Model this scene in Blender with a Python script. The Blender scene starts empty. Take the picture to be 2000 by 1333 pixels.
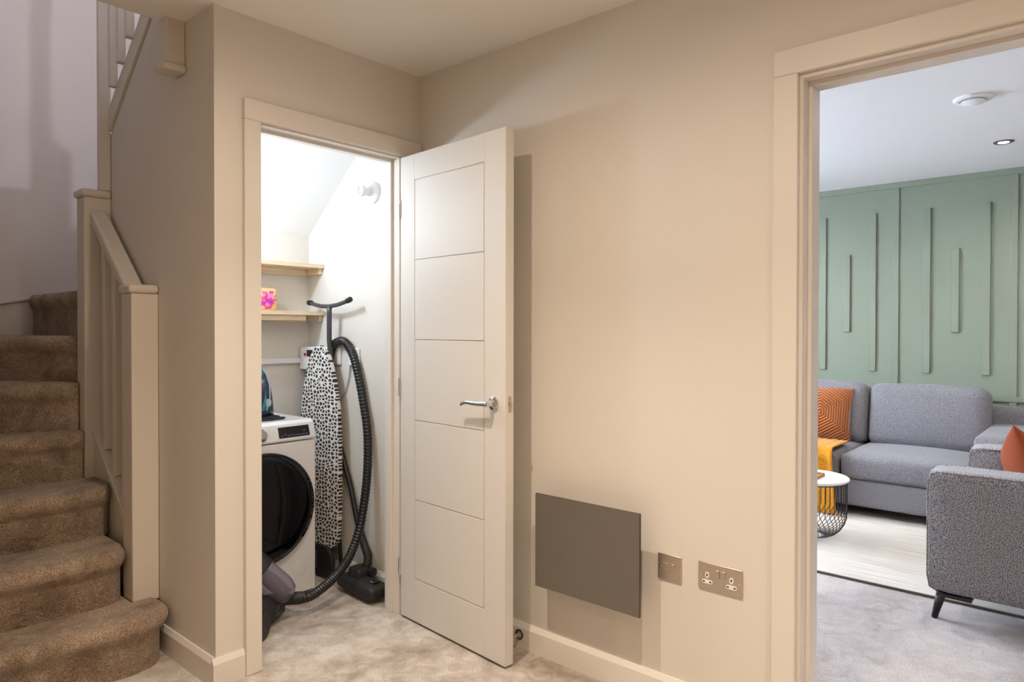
import bpy, bmesh, math, random
from mathutils import Vector, Matrix
random.seed(7)
C = bpy.context.scene.collection
SC = bpy.context.scene
PI = math.pi

# ------------------------------------------------------------------ camera
YAW, PITCH, ROLL, HC = 0.7207, -0.0103, 0.0015, 1.2522
cd = bpy.data.cameras.new('camera'); cam = bpy.data.objects.new('camera', cd); C.objects.link(cam)
cd.sensor_width = 36; cd.sensor_fit = 'HORIZONTAL'; cd.lens = 1355.79 * 36 / 2000
cd.shift_y = -9.4 / 2000; cd.clip_start = 0.02
F_ = Vector((math.cos(YAW) * math.cos(PITCH), math.sin(YAW) * math.cos(PITCH), math.sin(PITCH)))
R_ = Vector((math.sin(YAW), -math.cos(YAW), 0)); U_ = R_.cross(F_)
R2 = R_ * math.cos(ROLL) + U_ * math.sin(ROLL); U2 = U_ * math.cos(ROLL) - R_ * math.sin(ROLL)
m = Matrix.Identity(4)
for i in range(3):
    m[i][0] = R2[i]; m[i][1] = U2[i]; m[i][2] = -F_[i]
m[0][3], m[1][3], m[2][3] = 0, 0, HC
cam.matrix_world = m
SC.camera = cam

# ------------------------------------------------------------------ world, exposure, lights
w = bpy.data.worlds.new('world'); SC.world = w; w.use_nodes = True
w.node_tree.nodes['Background'].inputs[0].default_value = (0.62, 0.74, 1.0, 1)
w.node_tree.nodes['Background'].inputs[1].default_value = 1.0
SC.view_settings.view_transform = 'Standard'; SC.view_settings.look = 'None'
SC.view_settings.gamma = 1; SC.view_settings.use_curve_mapping = False
SC.view_settings.exposure = 1.0

WARM = (0.96, 0.80, 0.63); NEUT = (1.0, 0.93, 0.86); COOL = (0.70, 0.82, 1.0); DAY = (0.72, 0.82, 1.0)
def spot(name, loc, power, col, angle=120, blend=0.8, r=0.03, target=None):
    l = bpy.data.lights.new(name, 'SPOT'); l.energy = power; l.color = col
    l.spot_size = math.radians(angle); l.spot_blend = blend; l.shadow_soft_size = r
    o = bpy.data.objects.new(name, l); C.objects.link(o); o.location = loc
    if target:
        o.rotation_euler = (Vector(target) - Vector(loc)).to_track_quat('-Z', 'Y').to_euler()
    return o
def area(name, loc, power, col, sx, sy, target):
    l = bpy.data.lights.new(name, 'AREA'); l.energy = power; l.color = col; l.shape = 'RECTANGLE'
    l.size = sx; l.size_y = sy
    o = bpy.data.objects.new(name, l); C.objects.link(o); o.location = loc
    o.rotation_euler = (Vector(target) - Vector(loc)).to_track_quat('-Z', 'Y').to_euler()
    return o
def point(name, loc, power, col, r=0.03):
    l = bpy.data.lights.new(name, 'POINT'); l.energy = power; l.color = col; l.shadow_soft_size = r
    o = bpy.data.objects.new(name, l); C.objects.link(o); o.location = loc
    return o
# two hall downlights (out of frame), then three unseen lamps added as fill: a strong beam with weak spill
for hx, hy, k in ((1.07, 1.50, 1.0), (1.10, 0.72, 1.0), (1.05, -0.55, 1.4), (-0.30, 0.95, 0.35), (-0.45, -0.7, 0.8)):
    col = WARM if hx > 0 else (1.0, 0.72, 0.47)
    spot('hall_downlight_and_fill_beam', (hx, hy, 2.365), 40 * k, col, 98, 1.0, 0.022)
    spot('hall_downlight_and_fill_spill', (hx, hy, 2.360), 15 * k, col, 178, 1.0, 0.022)
# upstairs lamp, cool
point('upstairs_lamp', (1.10, -1.2, 4.19), 95, (0.80, 0.80, 1.0), 0.05)
# cupboard lamp on the far left, out of sight behind the door jamb
point('cupboard_lamp', (1.36, 2.93, 1.81), 7.2, (0.72, 0.86, 1.0), 0.035)
# living room downlights
for x, y in [(5.07, 0.54), (3.75, 0.54), (5.07, -1.1), (3.75, -1.1), (5.07, 2.2), (3.75, 2.2)]:
    spot('living_downlight_lamp', (x, y, 2.36), 23.5, NEUT, 165, 1.0, 0.04)
# daylight through the living room window
area('window_daylight', (4.0, 4.15, 1.75), 138, DAY, 2.3, 1.3, (4.0, 0, 1.3))

# ------------------------------------------------------------------ materials
def srgb(h):
    h = h.lstrip('#'); v = [int(h[i:i+2], 16) / 255 for i in (0, 2, 4)]
    return tuple((c / 12.92 if c <= 0.04045 else ((c + 0.055) / 1.055) ** 2.4) for c in v) + (1,)
def mat(name, col, rough=0.5, metal=0, spec=0.5, bump=None, noise=None, coat=0):
    """bump=(scale,strength,detail); noise=(scale,colour2,lo,hi)"""
    mt = bpy.data.materials.new(name); mt.use_nodes = True
    nt = mt.node_tree; b = nt.nodes['Principled BSDF']
    b.inputs['Base Color'].default_value = srgb(col) if isinstance(col, str) else col
    b.inputs['Roughness'].default_value = rough; b.inputs['Metallic'].default_value = metal
    b.inputs['Specular IOR Level'].default_value = spec
    b.inputs['Coat Weight'].default_value = coat
    tc = nt.nodes.new('ShaderNodeTexCoord')
    if noise:
        n = nt.nodes.new('ShaderNodeTexNoise'); n.inputs['Scale'].default_value = noise[0]; n.inputs['Detail'].default_value = 3
        r = nt.nodes.new('ShaderNodeValToRGB'); r.color_ramp.elements[0].position = noise[2]; r.color_ramp.elements[1].position = noise[3]
        r.color_ramp.elements[0].color = srgb(col); r.color_ramp.elements[1].color = srgb(noise[1])
        nt.links.new(tc.outputs['Object'], n.inputs['Vector']); nt.links.new(n.outputs[0], r.inputs[0]); nt.links.new(r.outputs[0], b.inputs['Base Color'])
    if bump:
        n = nt.nodes.new('ShaderNodeTexNoise'); n.inputs['Scale'].default_value = bump[0]; n.inputs['Detail'].default_value = bump[2] if len(bump) > 2 else 2
        bp = nt.nodes.new('ShaderNodeBump'); bp.inputs['Strength'].default_value = bump[1]; bp.inputs['Distance'].default_value = 0.004
        nt.links.new(tc.outputs['Object'], n.inputs['Vector']); nt.links.new(n.outputs[0], bp.inputs['Height']); nt.links.new(bp.outputs[0], b.inputs['Normal'])
    return mt
def carpet(name, c1, c2, c3, mscale=3.0):
    mt = bpy.data.materials.new(name); mt.use_nodes = True; nt = mt.node_tree; b = nt.nodes['Principled BSDF']
    N = nt.nodes.new; Lk = nt.links.new
    tc = N('ShaderNodeTexCoord')
    n1 = N('ShaderNodeTexNoise'); n1.inputs['Scale'].default_value = mscale; n1.inputs['Detail'].default_value = 4; n1.inputs['Distortion'].default_value = 0.6
    n2 = N('ShaderNodeTexNoise'); n2.inputs['Scale'].default_value = 300; n2.inputs['Detail'].default_value = 2
    n3 = N('ShaderNodeTexNoise'); n3.inputs['Scale'].default_value = 14; n3.inputs['Detail'].default_value = 5; n3.inputs['Distortion'].default_value = 1.2
    r1 = N('ShaderNodeValToRGB'); r1.color_ramp.elements[0].position = .36; r1.color_ramp.elements[1].position = .62
    r1.color_ramp.elements[0].color = srgb(c1); r1.color_ramp.elements[1].color = srgb(c2)
    mx0 = N('ShaderNodeMath'); mx0.operation = 'MULTIPLY_ADD'; mx0.inputs[1].default_value = 0.65
    mm = N('ShaderNodeMath'); mm.operation = 'MULTIPLY'; mm.inputs[1].default_value = 0.35
    Lk(n3.outputs[0], mm.inputs[0]); Lk(n1.outputs[0], mx0.inputs[0]); Lk(mm.outputs[0], mx0.inputs[2]); Lk(mx0.outputs[0], r1.inputs[0])
    r2 = N('ShaderNodeValToRGB'); r2.color_ramp.elements[0].position = .36; r2.color_ramp.elements[1].position = .64
    r2.color_ramp.elements[0].color = srgb(c3); r2.color_ramp.elements[1].color = (1, 1, 1, 1)
    Lk(n2.outputs[0], r2.inputs[0])
    mx = N('ShaderNodeMix'); mx.data_type = 'RGBA'; mx.blend_type = 'MULTIPLY'; mx.inputs[0].default_value = 1
    Lk(r1.outputs[0], mx.inputs[6]); Lk(r2.outputs[0], mx.inputs[7]); Lk(mx.outputs[2], b.inputs['Base Color'])
    b.inputs['Roughness'].default_value = 1; b.inputs['Specular IOR Level'].default_value = 0.08
    b.inputs['Sheen Weight'].default_value = 0.25; b.inputs['Sheen Roughness'].default_value = 0.5
    for t in ('Object',): 
        for n in (n1, n2, n3): Lk(tc.outputs[t], n.inputs['Vector'])
    ad = N('ShaderNodeMath'); ad.operation = 'MULTIPLY_ADD'; ad.inputs[1].default_value = 3.0
    Lk(n3.outputs[0], ad.inputs[0]); Lk(n2.outputs[0], ad.inputs[2])
    bp = N('ShaderNodeBump'); bp.inputs['Strength'].default_value = 0.8; bp.inputs['Distance'].default_value = 0.006
    Lk(ad.outputs[0], bp.inputs['Height']); Lk(bp.outputs[0], b.inputs['Normal'])
    return mt
def weave(name, c1, c2, scale=330):
    mt = bpy.data.materials.new(name); mt.use_nodes = True; nt = mt.node_tree; b = nt.nodes['Principled BSDF']
    N = nt.nodes.new; Lk = nt.links.new
    tc = N('ShaderNodeTexCoord'); n = N('ShaderNodeTexNoise'); n.inputs['Scale'].default_value = scale; n.inputs['Detail'].default_value = 2
    r = N('ShaderNodeValToRGB'); r.color_ramp.elements[0].position = .35; r.color_ramp.elements[1].position = .65
    r.color_ramp.elements[0].color = srgb(c1); r.color_ramp.elements[1].color = srgb(c2)
    Lk(tc.outputs['Object'], n.inputs['Vector']); Lk(n.outputs[0], r.inputs[0]); Lk(r.outputs[0], b.inputs['Base Color'])
    bp = N('ShaderNodeBump'); bp.inputs['Strength'].default_value = 0.5; bp.inputs['Distance'].default_value = 0.002
    Lk(n.outputs[0], bp.inputs['Height']); Lk(bp.outputs[0], b.inputs['Normal'])
    b.inputs['Roughness'].default_value = 0.95; b.inputs['Specular IOR Level'].default_value = 0.15; b.inputs['Sheen Weight'].default_value = 0.15
    return mt
def emis(name, col, s):
    mt = bpy.data.materials.new(name); mt.use_nodes = True; b = mt.node_tree.nodes['Principled BSDF']
    b.inputs['Base Color'].default_value = (1, 1, 1, 1); b.inputs['Emission Color'].default_value = col + (1,); b.inputs['Emission Strength'].default_value = s
    return mt
M = dict(
    wall=mat('wall_paint', '#e0dad2', 0.85, spec=0.2, bump=(260, 0.06)),
    ceil=mat('ceiling_paint', '#efece8', 0.9, spec=0.1, bump=(200, 0.05)),
    lrceil=mat('living_ceiling_paint', '#eeeef0', 0.9, spec=0.1),
    trim=mat('satin_white_paint', '#e3ddd5', 0.42, spec=0.4, bump=(40, 0.02)),
    door=mat('door_paint', '#dedad4', 0.5, spec=0.4, bump=(90, 0.05, 5)),
    stairwood=mat('stair_paint', '#d8d0c4', 0.45, spec=0.4, bump=(60, 0.04)),
    carpet=carpet('hall_carpet', '#b5a596', '#fbf6f0', '#bfb7af', 4.2),
    stairc=carpet('stair_carpet', '#927e6c', '#cdb9a5', '#a79a8e', 6),
    lrcarpet=carpet('living_carpet', '#b3aaa5', '#ddd6d3', '#b4aeab', 3),
    green=mat('sage_green_paint', '#87907f', 0.55, spec=0.3, bump=(120, 0.03)),
    heater=mat('heater_grey', '#716a62', 0.45, metal=0.15, bump=(400, 0.05)),
    heatdark=mat('heater_edge', '#3a3532', 0.5),
    nickel=mat('brushed_nickel', '#cfc4ba', 0.42, metal=1, bump=(300, 0.05)),
    chrome=mat('chrome', '#d8d8da', 0.12, metal=1),
    white=mat('white_plastic', '#eeeef0', 0.35),
    slotblack=mat('slot_black', '#181512', 0.6),
    wm=mat('washer_white_enamel', '#e9e9ec', 0.25, coat=0.3),
    wmseam=mat('washer_seam_grey', '#9a9896', 0.5),
    glass=mat('black_door_glass', '#040406', 0.06, spec=0.25),
    glassrim=mat('porthole_rim', '#101114', 0.35, spec=0.3),
    display=mat('display_black', '#111214', 0.15),
    mark=mat('display_marks', '#bcbcbf', 0.5),
    black=mat('black_plastic', '#1b1b1d', 0.38),
    blackm=mat('matt_black_plastic', '#242426', 0.6),
    hose=mat('hose_black', '#1d1d20', 0.33),
    tube=mat('dark_grey_enamel', '#47484d', 0.3, spec=0.6),
    wood=None, navy=mat('navy_plastic', '#1c2a4c', 0.25, coat=0.4), teal=mat('teal_plastic', '#2c8fae', 0.25, coat=0.3),
    pale=mat('pale_grey_plastic', '#b9ccd6', 0.3), steel=mat('sole_steel', '#a9abb0', 0.25, metal=1),
    red=mat('red_plastic', '#b0283a', 0.4),
    sofa=weave('grey_sofa_weave', '#5c5b60', '#929094', 260),
    chairf=weave('grey_armchair_weave', '#4b494e', '#a9a6a9', 230),
    rust=mat('rust_velvet', '#86370e', 0.9, bump=(60, 0.2)),
    mustard=weave('mustard_wool', '#b47412', '#cf932a', 120),
    wire=mat('black_wire', '#222124', 0.45),
    top=mat('white_table_top', '#ece8e4', 0.4),
    tray=mat('tan_tray', '#b58b60', 0.6, noise=(30, '#8d6540', .4, .7)),
    brown=mat('dark_brown', '#3c2a20', 0.5),
    rugedge=mat('rug_binding', '#57514c', 0.9),
    led=emis('led_glow', (1.0, 0.95, 0.88), 18.0),
)
def wood_mat():
    mt = bpy.data.materials.new('pine_wood'); mt.use_nodes = True; nt = mt.node_tree; b = nt.nodes['Principled BSDF']; N = nt.nodes.new; Lk = nt.links.new
    tc = N('ShaderNodeTexCoord'); mp = N('ShaderNodeMapping'); mp.inputs['Scale'].default_value = (3, 60, 60)
    n = N('ShaderNodeTexNoise'); n.inputs['Scale'].default_value = 2; n.inputs['Detail'].default_value = 5; n.inputs['Distortion'].default_value = 0.5
    r = N('ShaderNodeValToRGB'); r.color_ramp.elements[0].position = .3; r.color_ramp.elements[1].position = .7
    r.color_ramp.elements[0].color = srgb('#dcbf98'); r.color_ramp.elements[1].color = srgb('#f0dfc2')
    Lk(tc.outputs['Object'], mp.inputs[0]); Lk(mp.outputs[0], n.inputs['Vector']); Lk(n.outputs[0], r.inputs[0]); Lk(r.outputs[0], b.inputs['Base Color'])
    b.inputs['Roughness'].default_value = 0.6
    return mt
M['wood'] = wood_mat()
def rug_mat():
    mt = bpy.data.materials.new('cream_rug'); mt.use_nodes = True; nt = mt.node_tree; b = nt.nodes['Principled BSDF']; N = nt.nodes.new; Lk = nt.links.new
    tc = N('ShaderNodeTexCoord'); mp = N('ShaderNodeMapping'); mp.inputs['Scale'].default_value = (46, 1.2, 1)
    n = N('ShaderNodeTexNoise'); n.inputs['Scale'].default_value = 2; n.inputs['Detail'].default_value = 3
    r = N('ShaderNodeValToRGB'); r.color_ramp.elements[0].position = .3; r.color_ramp.elements[1].position = .6
    r.color_ramp.elements[0].color = srgb('#aea79c'); r.color_ramp.elements[1].color = srgb('#c9c3ba')
    Lk(tc.outputs['Object'], mp.inputs[0]); Lk(mp.outputs[0], n.inputs['Vector']); Lk(n.outputs[0], r.inputs[0]); Lk(r.outputs[0], b.inputs['Base Color'])
    bp = N('ShaderNodeBump'); bp.inputs['Strength'].default_value = 0.3; bp.inputs['Distance'].default_value = 0.003
    Lk(n.outputs[0], bp.inputs['Height']); Lk(bp.outputs[0], b.inputs['Normal'])
    b.inputs['Roughness'].default_value = 0.95; b.inputs['Specular IOR Level'].default_value = 0.1
    return mt
M['rug'] = rug_mat()
def pebble_mat():     # printed cotton: dark pebbles on white
    mt = bpy.data.materials.new('pebble_print'); mt.use_nodes = True; nt = mt.node_tree; b = nt.nodes['Principled BSDF']; N = nt.nodes.new; Lk = nt.links.new
    tc = N('ShaderNodeTexCoord'); mp = N('ShaderNodeMapping'); mp.inputs['Scale'].default_value = (1, 44, 52)
    sep = N('ShaderNodeSeparateXYZ'); cmb = N('ShaderNodeCombineXYZ')
    Lk(tc.outputs['Object'], mp.inputs[0]); Lk(mp.outputs[0], sep.inputs[0]); Lk(sep.outputs[1], cmb.inputs[0]); Lk(sep.outputs[2], cmb.inputs[1])
    v = N('ShaderNodeTexVoronoi'); v.feature = 'DISTANCE_TO_EDGE'; v.voronoi_dimensions = '2D'; v.inputs['Scale'].default_value = 1; v.inputs['Randomness'].default_value = 0.8
    Lk(cmb.outputs[0], v.inputs['Vector'])
    v2 = N('ShaderNodeTexVoronoi'); v2.feature = 'F1'; v2.voronoi_dimensions = '2D'; v2.inputs['Scale'].default_value = 1; v2.inputs['Randomness'].default_value = 0.8
    Lk(cmb.outputs[0], v2.inputs['Vector'])
    sb_ = N('ShaderNodeMath'); sb_.operation = 'SUBTRACT'; sb_.inputs[0].default_value = 0.60; Lk(v2.outputs['Distance'], sb_.inputs[1])
    mn = N('ShaderNodeMath'); mn.operation = 'MINIMUM'; Lk(v.outputs['Distance'], mn.inputs[0]); Lk(sb_.outputs[0], mn.inputs[1])
    r = N('ShaderNodeValToRGB'); r.color_ramp.elements[0].position = .12; r.color_ramp.elements[1].position = .16
    r.color_ramp.elements[0].color = srgb('#e9e6e2'); r.color_ramp.elements[1].color = srgb('#3a3737')
    Lk(mn.outputs[0], r.inputs[0]); Lk(r.outputs[0], b.inputs['Base Color']); b.inputs['Roughness'].default_value = 0.9
    return mt
M['pebble'] = pebble_mat()
def hex_mat():        # velvet cushion with nested hexagon ribs
    mt = bpy.data.materials.new('orange_ribbed_velvet'); mt.use_nodes = True; nt = mt.node_tree; b = nt.nodes['Principled BSDF']; N = nt.nodes.new; Lk = nt.links.new
    def mth(op, a, c=None):
        n = N('ShaderNodeMath'); n.operation = op
        if isinstance(a, (int, float)): n.inputs[0].default_value = a
        else: Lk(a, n.inputs[0])
        if c is not None:
            if isinstance(c, (int, float)): n.inputs[1].default_value = c
            else: Lk(c, n.inputs[1])
        return n.outputs[0]
    tc = N('ShaderNodeTexCoord'); s = N('ShaderNodeSeparateXYZ'); Lk(tc.outputs['Object'], s.inputs[0])
    ax = mth('ABSOLUTE', s.outputs[0]); az = mth('ABSOLUTE', s.outputs[2])
    h = mth('MAXIMUM', ax, mth('ADD', mth('MULTIPLY', ax, .5), mth('MULTIPLY', az, .72)))
    fr = mth('SINE', mth('MULTIPLY', h, 2 * PI * 62))
    r = N('ShaderNodeValToRGB'); r.color_ramp.elements[0].position = .15; r.color_ramp.elements[1].position = .6
    r.color_ramp.elements[0].color = srgb('#6f340b'); r.color_ramp.elements[1].color = srgb('#bd6a1f')
    Lk(mth('ADD', mth('MULTIPLY', fr, .5), .5), r.inputs[0]); Lk(r.outputs[0], b.inputs['Base Color'])
    bp = N('ShaderNodeBump'); bp.inputs['Strength'].default_value = 0.6; bp.inputs['Distance'].default_value = 0.004
    Lk(fr, bp.inputs['Height']); Lk(bp.outputs[0], b.inputs['Normal']); b.inputs['Roughness'].default_value = 0.75; b.inputs['Sheen Weight'].default_value = .4
    return mt
M['hex'] = hex_mat()
def pack_mat():       # bright burst of pink on orange pack front
    mt = bpy.data.materials.new('pack_print'); mt.use_nodes = True; nt = mt.node_tree; b = nt.nodes['Principled BSDF']; N = nt.nodes.new; Lk = nt.links.new
    tc = N('ShaderNodeTexCoord'); n = N('ShaderNodeTexNoise'); n.inputs['Scale'].default_value = 45; n.inputs['Detail'].default_value = 4
    Lk(tc.outputs['Object'], n.inputs['Vector'])
    r = N('ShaderNodeValToRGB'); e = r.color_ramp.elements
    e[0].position = .30; e[0].color = srgb('#8a3fd0'); e[1].position = .72; e[1].color = srgb('#f3b45c')
    x = e.new(.44); x.color = srgb('#e23aa6'); x = e.new(.52); x.color = srgb('#ee5f8f'); x = e.new(.60); x.color = srgb('#f0a9c8')
    Lk(n.outputs[0], r.inputs[0])
    d = N('ShaderNodeVectorMath'); d.operation = 'LENGTH'; Lk(tc.outputs['Object'], d.inputs[0])
    a = N('ShaderNodeMath'); a.operation = 'MULTIPLY_ADD'; a.inputs[1].default_value = 0.05; Lk(n.outputs[0], a.inputs[0]); Lk(d.outputs['Value'], a.inputs[2])
    g = N('ShaderNodeMath'); g.operation = 'GREATER_THAN'; g.inputs[1].default_value = 0.078; Lk(a.outputs[0], g.inputs[0])
    mx = N('ShaderNodeMix'); mx.data_type = 'RGBA'; Lk(g.outputs[0], mx.inputs[0]); Lk(r.outputs[0], mx.inputs[6]); mx.inputs[7].default_value = srgb('#f2c282')
    Lk(mx.outputs[2], b.inputs['Base Color']); b.inputs['Roughness'].default_value = 0.35
    return mt
M['pack'] = pack_mat()
def clear_mat():
    mt = bpy.data.materials.new('smoky_clear_plastic'); mt.use_nodes = True; b = mt.node_tree.nodes['Principled BSDF']
    b.inputs['Base Color'].default_value = srgb('#b3aabf'); b.inputs['Roughness'].default_value = 0.15
    b.inputs['Transmission Weight'].default_value = 0.75; b.inputs['IOR'].default_value = 1.2
    return mt
M['clear'] = clear_mat()
def window_glass():
    mt = bpy.data.materials.new('window_glass'); mt.use_nodes = True; nt = mt.node_tree; b = nt.nodes['Principled BSDF']
    b.inputs['Base Color'].default_value = (1, 1, 1, 1); b.inputs['Roughness'].default_value = 0; b.inputs['Transmission Weight'].default_value = 1; b.inputs['IOR'].default_value = 1.01
    return mt
M['pane'] = window_glass()

# ------------------------------------------------------------------ builders
class MB:
    def __init__(s): s.bm = bmesh.new()
    def box(s, x0, x1, y0, y1, z0, z1, mat=None):
        x0, x1 = min(x0, x1), max(x0, x1); y0, y1 = min(y0, y1), max(y0, y1); z0, z1 = min(z0, z1), max(z0, z1)
        P = [(x0,y0,z0),(x1,y0,z0),(x1,y1,z0),(x0,y1,z0),(x0,y0,z1),(x1,y0,z1),(x1,y1,z1),(x0,y1,z1)]
        if mat: P = [mat @ Vector(p) for p in P]
        v = [s.bm.verts.new(p) for p in P]
        for f in ((3,2,1,0),(4,5,6,7),(0,1,5,4),(1,2,6,5),(2,3,7,6),(3,0,4,7)): s.bm.faces.new([v[i] for i in f])
        return s
    def prism(s, poly, d, axis='z', lo=0.0, hi=1.0):
        """poly of 2-D points extruded from lo to hi on the given axis. x: (y,z) y: (x,z) z: (x,y)"""
        def P(p, t): return {'x': (t, p[0], p[1]), 'y': (p[0], t, p[1]), 'z': (p[0], p[1], t)}[axis]
        a = [s.bm.verts.new(P(p, lo)) for p in poly]; b = [s.bm.verts.new(P(p, hi)) for p in poly]
        n = len(poly); s.bm.faces.new(a[::-1]); s.bm.faces.new(b)
        for i in range(n): s.bm.faces.new((a[i], a[(i+1) % n], b[(i+1) % n], b[i]))
        bmesh.ops.recalc_face_normals(s.bm, faces=s.bm.faces)
        return s
    def loops(s, rings, cap=True, closed=True):
        R = [[s.bm.verts.new(p) for p in r] for r in rings]; n = len(R[0])
        for a, b in zip(R, R[1:]):
            for i in range(n if closed else n - 1): s.bm.faces.new((a[i], a[(i+1) % n], b[(i+1) % n], b[i]))
        if cap and closed: s.bm.faces.new(R[0][::-1]); s.bm.faces.new(R[-1])
        bmesh.ops.recalc_face_normals(s.bm, faces=s.bm.faces)
        return s
    def tube(s, pts, r, seg=10, cap=True, sq=None):
        pts = [Vector(p) for p in pts]; rings = []
        up = Vector((0, 0, 1))
        t0 = (pts[1] - pts[0]).normalized()
        if abs(t0.dot(up)) > .9: up = Vector((0, 1, 0))
        nrm = (up - t0 * up.dot(t0)).normalized()
        for i, p in enumerate(pts):
            t = (pts[min(i+1, len(pts)-1)] - pts[max(i-1, 0)]).normalized()
            nrm = (nrm - t * nrm.dot(t)).normalized(); bn = t.cross(nrm)
            rr = r[i] if isinstance(r, (list, tuple)) else r
            ra, rb = (rr, rr) if sq is None else (rr, rr * sq)
            rings.append([p + nrm * ra * math.cos(2*PI*k/seg) + bn * rb * math.sin(2*PI*k/seg) for k in range(seg)])
        return s.loops(rings, cap)
    def lathe(s, prof, origin, axis=(0, 0, 1), seg=24):
        ax = Vector(axis).normalized(); q = Vector((0, 0, 1)).rotation_difference(ax); o = Vector(origin)
        rings = [[o + q @ Vector((max(r, 1e-4) * math.cos(2*PI*k/seg), max(r, 1e-4) * math.sin(2*PI*k/seg), h)) for k in range(seg)] for r, h in prof]
        return s.loops(rings)
    def rbox(s, cx, size, r, puff=(0, 0, 0), rot=None, n=10):
        cx = Vector(cx); hx = Vector(size) / 2
        rot = rot or Matrix.Identity(3)
        idx = {}; V = []
        def add(u):
            k = tuple(round(a, 5) for a in u)
            if k in idx: return idx[k]
            p = Vector((u[0]*hx.x, u[1]*hx.y, u[2]*hx.z))
            q = Vector([max(-(h - r), min(h - r, c)) for c, h in zip(p, hx)])
            d = p - q
            if d.length > 1e-9: d = d.normalized() * min(r, max(abs(a) for a in d) if 0 else r)
            q = q + d
            for a in range(3):
                b, c = [(1, 2), (0, 2), (0, 1)][a]
                q[a] += math.copysign(puff[a] * (1 - u[b]**2) * (1 - u[c]**2), u[a]) if abs(u[a]) > .2 else 0
            v = s.bm.verts.new(cx + rot @ q); idx[k] = v; return v
        for a in range(3):
            b, c = [(1, 2), (2, 0), (0, 1)][a]
            for sg in (-1, 1):
                for i in range(n):
                    for j in range(n):
                        def co(t): return math.sin((t / n - .5) * PI) * .35 + (2 * t / n - 1) * .65
                        q = []
                        for (p_, q_) in ((i, j), (i+1, j), (i+1, j+1), (i, j+1)):
                            u = [0, 0, 0]; u[a] = sg; u[b] = co(p_); u[c] = co(q_); q.append(add(u))
                        if len(set(q)) == 4:
                            try: s.bm.faces.new(q if sg > 0 else q[::-1])
                            except ValueError: pass
        return s
    def out(s, name, mt, parent=None, bevel=0, smooth=False, segs=2, origin=None, extra=None):
        me = bpy.data.meshes.new(name)
        if origin is None and parent is not None: origin = parent.get('_o')
        o3 = Vector(origin) if origin is not None else Vector((0, 0, 0))
        base = Vector((0, 0, 0))
        bmesh.ops.translate(s.bm, verts=s.bm.verts, vec=-o3)
        s.bm.to_mesh(me); s.bm.free()
        me.materials.append(mt)
        ob = bpy.data.objects.new(name, me); C.objects.link(ob)
        if parent is not None:
            ob.parent = parent
            ob.matrix_parent_inverse = Matrix.Identity(4)
            # parents have identity rotation: local = world - parent world
            ob.location = o3 - Vector(world_loc(parent))
        else: ob.location = o3
        if smooth:
            me.polygons.foreach_set('use_smooth', [True] * len(me.polygons))
            if smooth != 'all': me.set_sharp_from_angle(angle=math.radians(40))
        if bevel:
            b = ob.modifiers.new('bevel', 'BEVEL'); b.width = bevel; b.segments = segs; b.limit_method = 'ANGLE'; b.angle_limit = math.radians(40)
            me.polygons.foreach_set('use_smooth', [True] * len(me.polygons))
            me.set_sharp_from_angle(angle=math.radians(35))
        return ob
def world_loc(o):
    v = Vector((0, 0, 0))
    while o is not None: v += o.location; o = o.parent
    return v
def centred(b):
    vs = [v.co for v in b.bm.verts]
    return tuple((min(v[i] for v in vs) + max(v[i] for v in vs)) / 2 for i in range(3))
def thing(name, label, cat, loc=(0, 0, 0), group=None):
    o = bpy.data.objects.new(name, None); o.empty_display_size = 0.1; C.objects.link(o); o.location = loc
    o['label'] = label; o['category'] = cat
    if group: o['group'] = group
    return o
def tag(o, label, cat, group=None):
    o['label'] = label; o['category'] = cat
    if group: o['group'] = group
    return o
def struct(o): o['kind'] = 'structure'; return o
def part(b, name, mt, parent, **k):
    return b.out(name, mt, parent, origin=centred(b), **k)
def B(): return MB()

# ------------------------------------------------------------------ setting
XC, XB, YA, H = 1.131, 2.071, 2.369, 2.378
YK = 3.264          # cupboard back wall
XG = 5.94           # green wall
struct(B().box(-1.4, 2.14, -2.3, 4.3, -0.1, 0).out('floor', M['carpet']))
struct(B().box(2.14, 6.05, -3.1, 3.5, -0.1, 0).out('floor_living', M['lrcarpet']))
# hall ceiling slab (the landing floor above it)
b = B().box(-1.4, XC, -2.3, 2.652, H, 2.60).box(XC, XB, -2.3, 2.369, H, 2.60)
struct(b.out('ceiling', M['ceil']))
# cupboard front wall with the door opening
OX0, OX1, OZ = 1.272, 1.985, 2.025
b = B().box(XC, OX0, YA, YA + .10, 0, H).box(OX1, XB, YA, YA + .10, 0, H).box(OX0, OX1, YA, YA + .10, OZ, H)
struct(b.out('wall_cupboard', M['wall']))
# right wall with the living room doorway
DY0, DY1, DZ = -.10, .725, 2.005
b = B().box(XB, 2.215, -2.3, DY0, 0, H).box(XB, 2.215, DY1, YK + .1, 0, H).box(XB, 2.215, DY0, DY1, DZ, H)
struct(b.out('wall_right', M['wall']))
# spine wall beside the stairs, top edge following the upper flight
b = B().prism([(YA + .1, 0), (3.345, 0), (3.345, 2.094), (2.889, 2.479), (YA + .1, 2.833)], 0, 'x', XC, XC + .06)
struct(b.out('wall_spine', M['wall']))
struct(B().box(XC + .06, XB, YK, YK + .06, 0, 1.80).out('wall_cupboard_back', M['wall']))
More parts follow.
